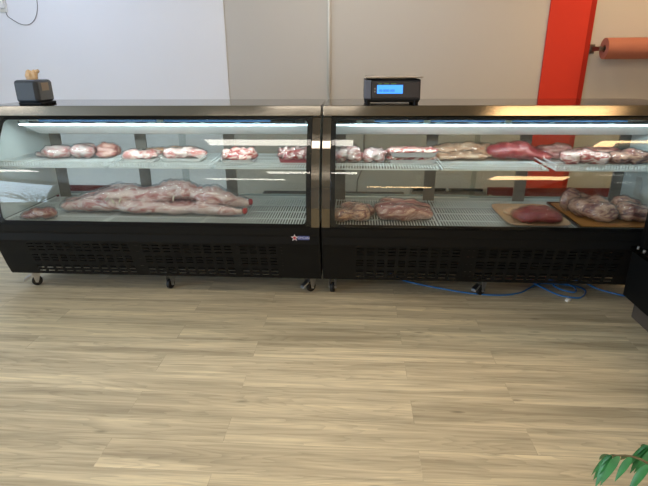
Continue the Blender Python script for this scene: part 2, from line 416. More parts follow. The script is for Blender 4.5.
# ------------------------------------------------------------------ refrigerated display cases
GP = [(.0,1.115),(-.022,1.085),(-.043,1.057),(-.068,1.023),(-.09,.988),(-.111,.95),(-.13,.91),(-.149,.865),(-.166,.82),(-.179,.78),(-.19,.74),(-.199,.70),(-.205,.661),(-.210,.62),(-.213,.57),(-.213,.508)]
def gy(z):
    for (y0,z0),(y1,z1) in zip(GP,GP[1:]):
        if z1 <= z <= z0: return y0+(y1-y0)*(z0-z)/(z0-z1)
    return GP[0][0] if z > GP[0][1] else GP[-1][0]
BP = [(.505,-.222),(.45,-.216),(.40,-.200),(.309,-.166),(.212,-.137),(.143,-.110),(.133,-.104)]
def by(z):
    for (z0,y0),(z1,y1) in zip(BP,BP[1:]):
        if z1 <= z <= z0: return y0+(y1-y0)*(z0-z)/(z0-z1)
    return BP[-1][1]
LED = 3.2
W = 2.024; EP = .047; FR = .03; DB = .53; TOP = 1.177

def text_mesh(body, size, extrude=.0004):
    cu = bpy.data.curves.new('t','FONT'); cu.body = body; cu.size = size; cu.extrude = extrude; cu.align_x = 'CENTER'; cu.align_y = 'CENTER'
    o = bpy.data.objects.new('t',cu); C.objects.link(o); me = to_mesh(o); bpy.data.objects.remove(o); return me

def caster(t, x, y, rz, brake=True):
    w = MB().cyl((-.012,0,.0325),(.012,0,.0325),.0325,28).done('caster', M['rubber'], t, bevel=.005, segs=3)
    w.location = (x,y,0); w.rotation_euler = (0,0,rz)
    MB().box(-.045,.045,-.035,.045,.126,.131).cyl((0,.018,.11),(0,.018,.127),.022,16).done('mounting_plate', M['zinc'], w, bevel=.001)
    g = MB()
    for s in (-1,1):
        g.prism([(.036,.112),(-.026,.112),(-.020,.085),(-.010,.028),(.006,.024),(.012,.04)], s*.02-.0015, s*.02+.0015)
    g.box(-.0215,.0215,-.03,.045,.106,.112)
    g.cyl((-.027,0,.0325),(.027,0,.0325),.006,10)
    g.done('fork', M['zinc'], w)
    if brake:
        MB().prism([(-.025,.085),(-.07,.060),(-.078,.045),(-.066,.044),(-.03,.068)], -.016,.016).done('brake_lever', M['zinc'], w, bevel=.001)

def wire_shelf(name, t, x0, x1, y0, y1, z, lip, pitch=.0135, cross=4, bar=.0042):
    g = MB(); n = int((x1-x0)/pitch); p = (x1-x0-.012)/n
    for k in range(n+1):
        x = x0+.006+k*p
        g.box(x-bar/2,x+bar/2,y0,y1,z-.003,z)
        if lip: g.box(x-.002,x+.002,y0-.003,y0,z-.003,z+lip)
    for k in range(cross+1):
        y = y0+(y1-y0)*k/cross; g.box(x0,x1,y-.003,y+.003,z-.009,z-.003)
    g.box(x0,x0+.006,y0,y1,z-.008,z+.002).box(x1-.006,x1,y0,y1,z-.008,z+.002)
    if lip:
        g.box(x0,x1,y0-.006,y0,z+lip,z+lip+.005).box(x0,x1,y0-.006,y0,z-.009,z-.002)
        for k in (x0+.002,x1-.002):
            g.box(k-.002,k+.002,y0,y1,z+lip,z+lip+.004)
            g.box(k-.002,k+.002,y1-.004,y1,z,z+lip)
    g.done(name, M['wire'], t)

ROWZ = [.371,.348,.325,.284,.264,.244,.203,.186,.160]
def make_case(ox, label, gaps, sections, logo, casters, deck_gaps, stds):
    t = thing('display_case', label, 'display case', (ox,0,0))
    # steel worktop with a chamfered rear corner each side
    g = MB(); pr = [(0,0),(W,0),(W,DB-.04),(W-.05,DB),(.05,DB),(0,DB-.04)]
    A = [g.bm.verts.new((x,y if y else -.0128,1.119)) for x,y in pr]; B = [g.bm.verts.new((x,y,TOP)) for x,y in pr]
    for k in range(6): g.bm.faces.new((A[k],A[(k+1)%6],B[(k+1)%6],B[k]))
    g.bm.faces.new(A[::-1]); g.bm.faces.new(B)
    g.done('worktop', M['steel'], t, bevel=.003)
    # end panels with steel edge following the glass
    prof = [(y+.004,z) for y,z in GP]
    for i,(x0,x1) in enumerate(((.002,EP),(W-EP,W-.002))):
        e = MB().prism(prof+[(DB-.002,.508),(DB-.002,1.115)], x0, x1).done('end_panel', M['liner'], t)
        MB().grid(lambda u,k: (u, GP[int(k)][0]-.004, GP[int(k)][1]), (x0-.001,x1+.001), range(len(GP))).done('steel_edge', M['steel'], e, solid=.007, smooth=False)
        if i == 1:
            MB().box(x0-.0012,x0,.20,.27,.60,.72).done('notice', mat('notice paper',(205,208,205),.6), e)
    # glass
    zz = [1.112-(1.112-.510)*k/36 for k in range(37)]
    gx0, gx1 = EP+.004, W-EP-.004
    fg = MB().grid(lambda u,z: (u, gy(z), z), (gx0,gx0+.003,gx0+.008,W/2,gx1-.008,gx1-.003,gx1), [zz[0],zz[0]-.002,zz[0]-.005]+zz[1:-1]+[zz[-1]+.005,zz[-1]+.002,zz[-1]]).done('front_glass', M['glass'], t, smooth=True, solid=.005, fix=False)
    # black border on the glass, rounded inner corners
    off = -.004
    g = MB()
    F = lambda u,z: (u, gy(z)+off, z)
    i0, i1, zt, zb = (.108 if ox < -1 else EP+FR), W-EP-FR, 1.098, .527
    g.grid(F, (gx0-.003,i0), [1.117]+zz+[.506]).grid(F, (i1,gx1+.003), [1.117]+zz+[.506])
    g.grid(F, (i0,i1), (1.117,zt)).grid(F, (i0,i1), (zb,.506))
    R = .024
    for cx,sx in ((i0,1),(i1,-1)):
        for cz,sz in ((zt,-1),(zb,1)):
            c0 = g.bm.verts.new(F(cx,cz)); pv = None
            for k in range(9):
                a = PI/2*k/8
                v = g.bm.verts.new(F(cx+sx*R*(1-math.cos(a)), cz+sz*R*(1-math.sin(a))))
                if pv: g.bm.faces.new((c0,pv,v))
                pv = v
    g.done('glass_border', M['frame'], fg, solid=.003)
    # top rail, blue film, canopy, light
    MB().box(EP,W-EP,.012,.16,1.104,1.119).done('head_rail', M['frame'], t)
    hb = MB().box(.30,W-.30,.016,.034,1.084,1.101).done('film_strip', M['blue'], t, bevel=.004, segs=3)
    g = MB().box(.33,1.70,.0165,.02,1.0995,1.1015)
    for k in range(46): g.box(.33+k*.03,.336+k*.03,.0155,.02,1.0965,1.1)
    g.done('fixing_dots', M['clip'], hb)
    MB().box(.16,W-.16,.030,.044,1.069,1.083).done('dark_strip', M['frame'], t)  # plain black strip between the blue film and the canopy
    for k in range(9):
        x = .33+k*.165+.03*math.sin(k*3)
        MB().box(x,x+.045+.02*math.sin(k*7),.026,.032,1.074,1.078).done('pale_tag', M['clip'], t)
    for x in (.213,1.06,W-.075 if ox < -1 else .6):
        MB().box(x-.018,x+.018,-.002,.03,1.072,1.104).done('film_clip', M['clip'], t, bevel=.003)
    cl, cr = .17, W-.065
    MB().prism([(.012,1.071),(.03,1.074),(.22,.992),(.50,.992),(.50,.985),(.215,.985)], cl if ox < -1 else .05, cr if ox < -1 else W-.05).done('canopy', M['canopy'], t)
    MB().box((cl if ox < -1 else .06)+.01, cr-.01,.006,.016,1.061,1.071).done('light_strip', M['led'], t, bevel=.002)
    la = area('case_light', (0,0,0), (0,0,0), W-.30, .02, LED, (.80,.95,1.0)); la.parent = t; la.location = (W/2,-.012,1.062); la.rotation_euler = (math.radians(52),0,0)
    MB().box(EP,W-EP,.26,DB-.03,.995,1.104).done('evaporator_housing', M['liner'], t, bevel=.004)
    # rear: sliding glass doors in a thin frame, sill
    MB().box(EP,W-EP,DB-.055,DB-.002,.44,.512).done('rear_sill', M['liner'], t, bevel=.004)
    for i,(x0,x1,y) in enumerate(((EP,W/2+.02,DB-.02),(W/2-.02,W-EP,DB-.045))):
        d = MB().box(x0,x1,y-.002,y+.002,.522,.98).done('rear_door', M['rear_glass'], t)
        q = MB().box(x0,x1,y-.006,y+.006,.512,.524).box(x0,x1,y-.006,y+.006,.978,.992)
        q.done('door_rail', M['clip'], d)
    # shelf standards
    for x in stds:
        g = MB().box(x-.038,x+.038,.425,.437,.44,.985)
        for s in (-.018,.018):
            for k in range(22): g.box(x+s-.003,x+s+.003,.4238,.4252,.462+k*.024,.472+k*.024)
        g.done('shelf_standard', M['standard'], t)
    # floor of the cabinet, wire decks and shelves
    MB().box(EP,W-EP,-.195,DB-.06,.43,.448).done('deck_pan', M['pan'], t)
    MB().box(EP,W-EP,-.205,-.19,.448,.512).done('front_sill', M['liner'], t)
    xs = [EP+.008]+deck_gaps+[W-EP-.008]
    for a,b_ in zip(xs,xs[1:]): wire_shelf('wire_deck', t, a+.006,b_-.006,-.186,.415,.508,0, pitch=.0165, cross=4, bar=.0062)
    es = [EP+.012]; prev = EP+.012
    segs = []
    for a,b_ in gaps: segs.append((prev,a)); prev = b_
    segs.append((prev,W-EP-.012))
    for a,b_ in segs:
        wire_shelf('wire_shelf', t, a, b_, -.07, .415, .828, .024, pitch=.0165, bar=.0058)
    for x in stds: MB().prism([(.425,.818),(.425,.785),(-.03,.808),(-.03,.818)], x-.003,x+.003).done('shelf_arm', M['liner'], t)
    # louvred black base
    zc = [.505,.46]
    for z in ROWZ: zc += [z+.0034,z-.0034]
    zc += [.145,.133]
    holez = {i for i,z in enumerate(zc[:-1]) if any(abs((z+zc[i+1])/2-r) < .001 for r in ROWZ)}
    xc = [.0]; holex = set()
    for x0,x1,n in sections:
        p = (x1-x0)/n
        for k in range(n): xc += [x0+k*p, x0+k*p+p*.70]; holex.add(len(xc)-2)
    xc.append(W)
    bp = MB().grid(lambda u,z: (u, by(z), z), xc, zc, skip=lambda i,j: i in holex and j in holez).done('base_panel', M['black'], t, solid=.0025, fix=False)
    g = MB().prism([(by(z)+.004,z) for z in (.505,.45,.40,.309,.212,.143,.133)]+[(DB-.02,.133),(DB-.02,.505)], .001,.004)
    g.prism([(by(z)+.004,z) for z in (.505,.45,.40,.309,.212,.143,.133)]+[(DB-.02,.133),(DB-.02,.505)], W-.004,W-.001)
    g.box(.004,W-.004,DB-.025,DB-.02,.133,.43).box(.004,W-.004,.01,DB-.02,.131,.136).box(.004,W-.004,-.215,-.205,.40,.505)
    g.done('base_body', M['black'], t)
    g = MB().box(0,W,-.2235,-.2225,.4985,.5025)
    g.done('base_lip', M['steel_dark'], t)
    def mark(x, z, w):
        MB().box(x-w,x+w,by(z)-.002,by(z),z-.0025,z+.0025).done('panel_rivet', M['steel_dark'], t)
    for x in (.895,) if ox < -1 else (.865,.895):
        for z in (.371,.325,.27,.215,.18): mark(x,z,.010 if ox < -1 else .006)
    if ox < -1:
        for x in (1.52,1.79):
            for z in (.371,.348,.325,.28,.255,.235,.2): mark(x,z,.005)
    if logo:
        lg = thing('maker_badge', None, None); lg.parent = t; del lg
        t2 = [o for o in t.children if o.name.startswith('maker_badge')][0]
        y = -.2195
        zz_ = .443
        def star(cx, cz, r, yy, m, nm):
            g = MB(); c0 = [g.bm.verts.new((cx+ (r if k%2==0 else r*.42)*math.sin(PI*k/5), yy, cz+(r if k%2==0 else r*.42)*math.cos(PI*k/5))) for k in range(10)]
            g.bm.faces.new(c0); return g.done(nm, m, t2, solid=.0008)
        star(W-.147, zz_, .023, y-.0005, mat('badge white',(225,222,226),.4), 'badge_star_outline')
        star(W-.147, zz_, .014, y-.0018, mat('badge red',(178,34,44),.4), 'badge_star')
        MB().box(W-.130,W-.060,y-.0016,y-.0006,zz_-.012,zz_+.012).done('badge_bar', mat('badge blue',(70,84,150),.4), t2)
        me = text_mesh('OMCAN', .019)
        o = link('badge_lettering', me, mat('badge lettering',(200,205,225),.4), t2)
        o.rotation_euler = (PI/2,0,0); o.location = (W-.094, y-.0022, zz_)
    for x,y,rz,bk in casters: caster(t,x,y,rz,bk)
    return t

cbl = make_case(-2.03, 'left black and stainless refrigerated display case holding a whole carcass', [(.715,.742),(1.36,1.387)],
          [(.20,.862,11),(.93,1.505,9),(1.535,1.775,4)], True,
          [(.085,-.005,-1.0,True),(1.01,-.01,-.35,False),(W-.075,-.01,-.8,True),(.085,.45,.4,False),(W-.085,.45,1.3,False)], [.70,1.30], [.13,.74,1.36,1.945])
cbr = make_case(.006, 'right black and stainless refrigerated display case holding trays of cuts', [(.674,.69),(1.288,1.332)],
          [(.205,.835,10),(.92,1.76,13)], False,
          [(.055,-.01,-.25,False),(1.005,-.01,-.9,True),(W-.075,-.01,-.7,True),(.085,.45,.9,False),(W-.085,.45,.2,False)], [.69,1.42], [.085,.70,1.31,1.945])

# third cabinet standing at a right angle on the right
t = thing('display_case', 'black cabinet with steel ledge standing at the far right, at a right angle', 'display case', (1.755,-.25,0))
pr = [(0,.425),(0,.135),(.06,.12),(.75,.12),(.75,.425)]
g = MB()
A = [g.bm.verts.new((x,0,z)) for x,z in pr]; B = [g.bm.verts.new((x,-1.9,z)) for x,z in pr]
for k in range(5): g.bm.faces.new((A[k],A[(k+1)%5],B[(k+1)%5],B[k]))
g.bm.faces.new(A[::-1]); g.bm.faces.new(B); g.done('cabinet_body', M['black'], t, bevel=.004)
MB().box(-.012,.75,-1.9,.002,.412,.437).done('ledge', M['steel'], t, bevel=.003)
MB().box(.07,.72,-1.86,-.012,0,.12).done('plinth', mat('brownish steel plinth',(105,96,88),.5,.4), t)
for y in (-.03,-1.87): MB().box(.028,.058,y-.02,y+.02,.437,1.13).done('corner_post', M['frame'], t, bevel=.003)
MB().box(.040,.046,-1.85,-.05,.437,1.13).done('side_glass', M['glass'], t)
MB().box(.0,.75,-1.9,0,1.13,1.18).done('cabinet_top', M['steel'], t, bevel=.003)
MB().box(.70,.72,-1.88,-.02,.437,1.13).done('rear_panel', M['liner'], t)
MB().cyl((.012,-.03,.437),(.012,-.03,.445),.007,12).cyl((.012,-.09,.437),(.012,-.09,.445),.007,12).done('ledge_screw', M['zinc'], t)

# ------------------------------------------------------------------ things on the worktops
t = thing('paper_dispenser', 'dark grey boxy dispenser on the left worktop with crumpled tan paper on top', 'dispenser', (-1.79,.05,TOP)); t.scale = (1.15,1.1,1.08)
M['slate'] = mat('slate grey plastic', (52,60,70), .5, var=.04); M['slate2'] = mat('lighter grey panel', (92,98,104), .35, var=.05)
def rbox(x0,x1,y0,y1,z0,z1,r,M_,nm,p,axis='y'):
    return MB().box(x0,x1,y0,y1,z0,z1).done(nm,M_,p,bevel=r,segs=5)
body = rbox(-.066,.058,0,.16,.012,.134,.018,M['slate'],'body',t)
MB().box(-.062,.066,.01,.155,0,.014).done('base', M['frame'], t, bevel=.004)
g = MB(); g.box(.0575,.061,.022,.145,.024,.122); g.done('side_panel', M['slate2'], body, bevel=.004)
MB().box(.061,.063,.045,.11,.075,.118).done('sticker', mat('faded sticker',(150,138,124),.6), body)
MB().box(-.052,.044,-.0025,.001,.026,.12).done('front_panel', mat('front panel',(58,66,76),.45), body, bevel=.001)
me = blob([(-.014,.075,.155,.018,.016,.032,.2),(.014,.08,.158,.015,.014,.030,-.3),(.030,.082,.180,.013,.008,.008),(0,.078,.14,.02,.018,.015)], .004, .005, 45, 3, floor=.13)
link('crumpled_paper', me, mat('tan paper',(222,190,150),.8,var=.12,vscale=40,bump=.5,bscale=60), t, smooth=True)

t = thing('weighing_scale', 'black digital scale with blue display and steel platter on the right worktop', 'scale', (.402,.05,TOP)); t.scale = (1.03,1,1.12)
M['scale'] = mat('dark scale plastic', (34,36,42), .4); M['scale2'] = mat('scale fascia', (56,54,58), .45)
b = MB().prism([(0,.022),(-.004,.03),(.010,.118),(.02,.124),(.30,.124),(.31,.11),(.31,.022)], -.157,.157).done('body', M['scale'], t, bevel=.004)
MB().box(-.155,-.118,-.009,.0,.03,.122).done('side_grip', mat('pale grey side',(96,104,122),.35), b, bevel=.003)
g = MB().box(-.112,.15,-.008,.012,.034,.112); g.done('fascia', M['scale2'], b, bevel=.003)
s = MB().box(-.085,.058,-.0102,-.008,.056,.098).done('display', mat('lit blue display',(60,130,235),.3,emit=(70,150,255),es=1.1), t)
me = text_mesh('00 0000 000', .017); o = link('display_digits', me, mat('display digits',(20,50,130),.4), s); o.rotation_euler = (PI/2,0,0); o.location = (-.03,-.0108,.070)
g = MB()
for x0,x1 in ((-.078,-.058),(-.048,-.02),(-.008,.02)): g.box(x0,x1,-.0085,-.008,.102,.106)
g.done('display_marks', mat('green marks',(96,140,60),.5), t)
g = MB()
for k in range(2): g.box(-.100,-.093,-.0085,-.008,.062+k*.014,.070+k*.014)
g.done('key_marks', mat('pale key marks',(150,148,150),.5), t)
MB().box(-.148,.168,-.002,.30,.131,.138).box(-.06,.06,.08,.2,.12,.131).done('platter', mat('worn steel platter',(165,158,150),.35,.9), t, bevel=.002)
for x in (-.135,.135):
    for y in (.02,.27): MB().cyl((x,y,0),(x,y,.022),.014,16).cyl((x,y,.014),(x,y,.022),.02,16).done('foot', M['frame'], t)
MB().box(-.145,.145,.004,.3,.012,.022).done('under_plate', M['frame'], t)

# ------------------------------------------------------------------ meat
SZ = .8295      # shelf surface
DZ = .5095     # deck surface
def foam_tray(t, w, d, h=.022, m='tray', x=0, y=0, z=0):
    g = MB(); n = 40
    def rr(hw, hd, r, zz_):
        V = []
        for k in range(n):
            a = 2*PI*k/n; c, s_ = math.cos(a), math.sin(a)
            q = 7.0; f = (abs(c)**q+abs(s_)**q)**(-1/q)
            V.append(g.bm.verts.new((x+hw*c*f, y+hd*s_*f, z+zz_)))
        return V
    P = [rr(w/2*.88,d/2*.88,0,0), rr(w/2,d/2,0,h), rr(w/2+.003,d/2+.003,0,h+.001), rr(w/2-.004,d/2-.004,0,h-.001), rr(w/2*.87,d/2*.87,0,.004)]
    for A_,B_ in zip(P,P[1:]):
        for k in range(n): g.bm.faces.new((A_[k],A_[(k+1)%n],B_[(k+1)%n],B_[k]))
    g.bm.faces.new(P[0][::-1]); g.bm.faces.new(P[-1])
    return g.done('tray', M[m], t, smooth=False)

def pack(name, label, cat, loc, elems, m, film='film', tray=None, rz=0, seed=1, group=None, rough=.005, rs=22, off=.004, crumple=.005, res=.011, part='meat', zs=1.18):
    t = thing(name, label, cat, loc, rz, group)
    z0 = 0
    if tray: foam_tray(t, *tray); z0 = .006
    elems = [(e[0],e[1],e[2]*zs,e[3],e[4],e[5]*zs)+tuple(e[6:]) for e in elems]
    me = blob(elems, res, rough*1.7, rs, seed, floor=z0)
    o = link(part, me, M[m], t, smooth=True)
    if film:
        fm = shell(me, off, crumple, 34, seed, floor=z0)
        link('plastic_wrap', fm, M[film], t, smooth=True)
    return t

G1 = 'wrapped meat on the left upper shelf'
pack('wrapped_meat','pale cling-wrapped cut at the left end of the left upper shelf','meat',(-1.755,.20,SZ),
     [(-.03,0,.032,.075,.055,.032),(.045,0,.034,.05,.05,.03),(-.125,.02,.016,.045,.022,.014),(.0,.03,.04,.05,.04,.02)],'pinkfat',seed=1,group=G1,film='film_bag')
pack('wrapped_meat','cling-wrapped pale cut between two others at the left of the shelf','meat',(-1.59,.21,SZ),
     [(-.03,0,.038,.05,.055,.036),(.035,-.01,.034,.05,.05,.03),(0,.06,.04,.06,.04,.03)],'pinkfat',seed=2,group=G1,film='film_bag')
pack('wrapped_meat','darker pink cling-wrapped cut, third on the left upper shelf','meat',(-1.435,.25,SZ),
     [(-.02,0,.042,.05,.055,.036),(.035,-.01,.038,.045,.05,.032),(0,-.05,.02,.07,.03,.016)],'brownmeat',seed=3,group=G1)
pack('meat_tray','white tray of pale meat just right of the first shelf gap','meat tray',(-1.165,.12,SZ),
     [(-.06,-.01,.032,.045,.045,.026),(.0,0,.028,.07,.04,.018,.3),(.05,.02,.028,.06,.035,.016,-.2),(.03,.07,.034,.08,.03,.014,.1)],'pinkfat',tray=(.225,.16),seed=4,group=G1,rough=.007)
pack('meat_tray','low tray of brownish strips behind the pale meat tray on the left shelf','meat tray',(-1.01,.31,SZ),
     [(-.12,0,.028,.08,.035,.016),(0,-.01,.03,.09,.035,.018),(.1,.0,.032,.07,.04,.018)],'tan',tray=(.36,.13,.018),seed=5,group=G1)
pack('meat_tray','white tray of mixed pale cuts just left of the second shelf gap','meat tray',(-.895,.16,SZ),
     [(-.07,0,.036,.06,.05,.026),(.0,-.01,.040,.06,.045,.024,.5),(.07,.01,.034,.07,.04,.022,-.3),(.0,.05,.04,.1,.03,.018)],'pinkfat',tray=(.28,.17),seed=6,group=G1,rough=.008)
pack('meat_tray','pale tray heaped with red chops right of the second shelf gap','meat tray',(-.525,.10,SZ),
     [(-.06,0,.040,.05,.055,.024,.4),(.0,.01,.046,.055,.055,.022,-.3),(.06,0,.042,.05,.05,.024,.2),(.0,-.03,.03,.08,.04,.02)],'chop',tray=(.21,.17,.026,'tray_clear'),seed=7,group=G1,rough=.01,rs=30)
pack('meat_tray','reddish tray of chopped meat at the right end of the left upper shelf','meat tray',(-.175,.10,SZ),
     [(-.06,0,.046,.04,.055,.026,.4),(.0,.01,.05,.045,.055,.024,-.3),(.055,0,.046,.04,.05,.026,.2),(.0,-.03,.034,.08,.04,.022)],'chop',tray=(.19,.17,.032,'tray_pink'),seed=8,group=G1,rough=.013,rs=36,film='film_bag')

# bag of offcuts and the whole carcass on the left deck
pack('meat_bag','clear bag of reddish offcuts in the left front corner of the left case','meat',(-1.745,-.11,DZ),
     [(-.08,0,.018,.05,.045,.018),(-.02,.0,.030,.06,.045,.024),(.045,-.01,.032,.055,.04,.026)],'brownmeat',seed=9,film='film_bag',crumple=.008)
t = thing('lamb_carcass','whole skinned carcass wrapped in clear plastic lying on the left wire deck','carcass',(-1.05,.07,DZ))
el = [# hind shanks and legs to the left
 (-.58,-.03,.036,.07,.022,.022,.12),(-.52,-.03,.042,.10,.034,.032,.1),(-.42,-.03,.058,.10,.052,.048,.05),
 (-.60,.07,.040,.09,.022,.024,-.2),(-.50,.09,.052,.10,.036,.036,-.1),(-.40,.10,.070,.10,.05,.052),
 (-.31,-.02,.078,.10,.072,.066),(-.30,.10,.082,.10,.07,.068),(-.21,.03,.088,.10,.08,.070),
 (-.10,.03,.086,.11,.08,.062),(-.01,.05,.090,.10,.08,.064),(.08,.06,.108,.09,.085,.078),(.16,.05,.106,.08,.085,.072),
 (-.13,-.06,.042,.12,.045,.034),(.03,-.07,.040,.14,.040,.030),(.16,-.07,.040,.09,.036,.030),
 (.25,.04,.090,.06,.07,.052),(.33,.03,.096,.08,.07,.062),(.40,.02,.080,.08,.055,.052),
 (.31,-.07,.045,.11,.045,.034,-.15),(.42,-.09,.036,.09,.032,.030,-.1),(.51,-.10,.034,.05,.022,.022),(.46,.02,.066,.07,.034,.034),(.53,.02,.058,.045,.022,.022)]
me = blob(el, .013, .011, 11, 21, floor=.0)
# rib ridges across the chest, the open belly and the grooves between the legs
for v in me.vertices:
    x, y, z = v.co
    if z > .04 and -.06 < x < .32: v.co.z += .005*math.sin(x*150 + y*16)*min(1,(z-.04)/.04)
    q = ((x-.16)/.085)**2 + ((z-.075)/.022)**2
    if y < .0 and q < 1.6: v.co += Vector((0,.06*max(0,1-q/1.6),0))
    q = ((x+.40)/.20)**2 + ((z-.085)/.014)**2
    if y < .03 and q < 1.6: v.co += Vector((0,.025*max(0,1-q/1.6),0))
link('carcass_body', me, M['lamb'], t, smooth=True)
link('plastic_wrap', shell(me,.008,.012,22,4), M['film_bag'], t, smooth=True)
for p,nm in (((.566,-.10,.038),'cut_end'),((.578,.02,.063),'cut_end')):
    link(nm, blob([(p[0],p[1],p[2],.016,.02,.02)],.006,.003,50,2), M['end_red'], t, smooth=True)
g = MB()
for x,y,z,a in ((-.325,-.075,.10,.5),(-.26,-.085,.085,-.45),(-.235,-.085,.09,.4),(.10,-.05,.10,.3)):
    g.tube([(x,y,z-.02),(x+a*.02,y-.012,z),(x+a*.05,y-.004,z+.022)],.004,6,[.002,.005,.002])
g.done('exposed_bone', mat('pale bone',(232,222,196),.5), t, smooth=True)

G2 = 'wrapped meat on the right upper shelf'
pack('wrapped_meat','crumpled pack of pinkish pieces at the left end of the right upper shelf','meat',(.155,.10,SZ),
     [(-.05,0,.034,.04,.05,.030,.3),(.03,0,.040,.045,.05,.032,-.2),(0,.04,.05,.05,.04,.026),(.06,.01,.03,.03,.04,.024)],'pinkfat',seed=11,group=G2,film='film_bag',rough=.012,rs=30)
pack('wrapped_meat','crumpled pack of pinkish pieces beside the stacked trays','meat',(.312,.10,SZ),
     [(-.03,0,.034,.04,.05,.030,.3),(.03,0,.036,.04,.05,.030,-.2),(0,.04,.045,.045,.04,.026)],'pinkfat',seed=12,group=G2,film='film_bag',rough=.012,rs=30)
for k,(lb) in enumerate(['lower of two stacked trays of sliced fatty chops on the right shelf','upper of two stacked trays of sliced fatty chops on the right shelf']):
    pack('meat_tray',lb,'meat tray',(.54+.004*k,.12+.006*k,SZ+.002+.041*k),
     [(-.10,0,.024,.06,.065,.014,.1),(-.02,.01,.025,.07,.065,.014,-.1),(.07,0,.024,.08,.065,.014,.15),(.11,.02,.024,.04,.06,.012)],'chop',tray=(.30-.01*k,.19,.028,'tray_clear'),seed=13+k,group=G2,rough=.006,rs=30,off=.002,crumple=.002)
pack('vacuum_pack','long flat vacuum pack of tan and grey sheets in the middle of the right shelf','meat pack',(.905,.24,SZ),
     [(-.15,.0,.018,.07,.10,.014),(-.05,.02,.022,.10,.10,.016),(.06,.0,.022,.09,.09,.016),(-.12,.07,.045,.09,.05,.02,.2),(.0,.09,.05,.13,.05,.022,.1),(.1,.06,.05,.08,.05,.02)],'tan',seed=15,group=G2,film='film_bag',rough=.009,crumple=.01)
pack('wrapped_meat','large slab of raw red meat wrapped near the right shelf gap','meat',(1.20,.22,SZ),
     [(-.10,0,.045,.08,.07,.040,.1),(.0,.0,.052,.10,.075,.045),(.10,-.01,.030,.09,.06,.026,-.1),(.16,-.02,.018,.05,.05,.014)],'red',seed=16,group=G2,film='film',rough=.006)
pack('wrapped_meat','brownish cut with tan fat lying across the right shelf gap end','meat',(1.45,.29,SZ),
     [(-.05,0,.035,.07,.06,.030,.3),(.04,.01,.042,.07,.06,.032,-.2),(.0,-.05,.026,.06,.05,.022)],'brownmeat',seed=17,group=G2,film='film_bag')
pack('wrapped_meat','pink curled cut in clear wrap just right of the shelf gap','meat',(1.55,.06,SZ),
     [(-.08,0,.038,.05,.06,.032,.5),(.0,.0,.042,.06,.055,.030,-.2),(.08,.0,.032,.06,.05,.026)],'chop',seed=18,group=G2,film='film_bag',rough=.009)
pack('wrapped_meat','mottled grey and pink cut at the right end of the right shelf','meat',(1.82,.10,SZ),
     [(-.07,0,.034,.06,.06,.028,.2),(.01,.0,.040,.06,.055,.030,-.2),(.075,.0,.036,.05,.05,.028)],'dusky',seed=19,group=G2,film='film_bag',rough=.01,rs=30)
pack('wrapped_meat','flat brown cut behind the mottled pieces on the right shelf','meat',(1.74,.29,SZ),
     [(-.10,0,.030,.08,.05,.026,.2),(.03,.0,.036,.09,.05,.028,-.1)],'brownmeat',seed=20,group=G2)

# right deck
pack('meat_bag','bag of mixed brown cuts in the left corner of the right deck','meat',(.185,-.06,DZ),
     [(-.06,-.04,.035,.06,.06,.032),(.04,-.03,.045,.06,.07,.040,.5),(-.01,.05,.045,.07,.06,.035),(.08,.06,.03,.05,.05,.03)],'dusky',seed=22,film='film_bag',rough=.007,rs=15)
pack('meat_bag','larger bag of pink and brown cuts beside the corner bag','meat',(.485,-.02,DZ),
     [(-.10,-.02,.045,.06,.09,.042,.3),(.02,-.05,.045,.09,.06,.042,.4),(.10,-.02,.035,.08,.06,.032,-.5),(.02,.08,.045,.10,.06,.036),(-.08,.09,.05,.06,.06,.04),(.12,.09,.03,.06,.06,.028)],'brownmeat',seed=23,film='film_bag',rough=.007,rs=14)
t = pack('meat_tray','flat tray with a thick deep red steak and pale fat rim on the right deck','meat tray',(1.27,.06,DZ),
     [(-.05,-.10,.030,.08,.09,.028,.2),(.03,-.08,.034,.11,.11,.028),(.09,-.10,.026,.06,.08,.022)],'red',tray=(.37,.46,.014,'tray_tan'),seed=24,film='film')
link('fat_rim', blob([(-.08,.03,.022,.07,.05,.018,.3),(.02,.05,.026,.10,.045,.022),(.11,.02,.018,.05,.06,.014,-.4)],.011,.006,25,5,.006), M['tan'], t, smooth=True)
t = thing('meat_tray','steel-edged tray with orange board under two bagged joints, right end of the right deck','meat tray',(1.70,.05,DZ))
MB().box(-.22,.22,-.23,.28,0,.006).box(-.225,-.218,-.23,.28,0,.014).box(.218,.225,-.23,.28,0,.014).box(-.22,.22,-.235,-.228,0,.014).done('steel_tray', M['steel'], t) if False else None
MB().box(-.215,.215,-.215,.30,0,.005).box(-.22,-.214,-.215,.30,0,.014).box(.214,.22,-.215,.30,0,.014).box(-.22,.22,.296,.302,0,.014).done('steel_tray', M['steel'], t)
MB().box(-.20,.205,-.205,.285,.0055,.012).done('board', M['board'], t, bevel=.002)
pack('meat_bag','bagged mottled joint with a rounded upright bone end on the orange board','meat',(1.605,.03,DZ+.0125),
     [(-.03,.0,.045,.07,.08,.042,.4),(.03,-.10,.046,.085,.06,.042,-.2),(.06,.04,.055,.06,.07,.045),(-.06,.13,.06,.055,.03,.055),(.07,-.01,.04,.06,.07,.036),(.0,.16,.05,.09,.03,.035)],'dusky',seed=25,film='film_bag',rough=.006,rs=13,crumple=.008)
pack('meat_bag','bagged pink and grey cut at the far right corner of the right deck','meat',(1.825,.0,DZ+.0125),
     [(-.03,-.05,.045,.06,.07,.042,.4),(.05,-.05,.040,.06,.07,.036),(.0,.06,.055,.07,.07,.045),(.06,.08,.04,.04,.05,.035)],'dusky',seed=26,film='film_bag',rough=.007,rs=15,crumple=.008)

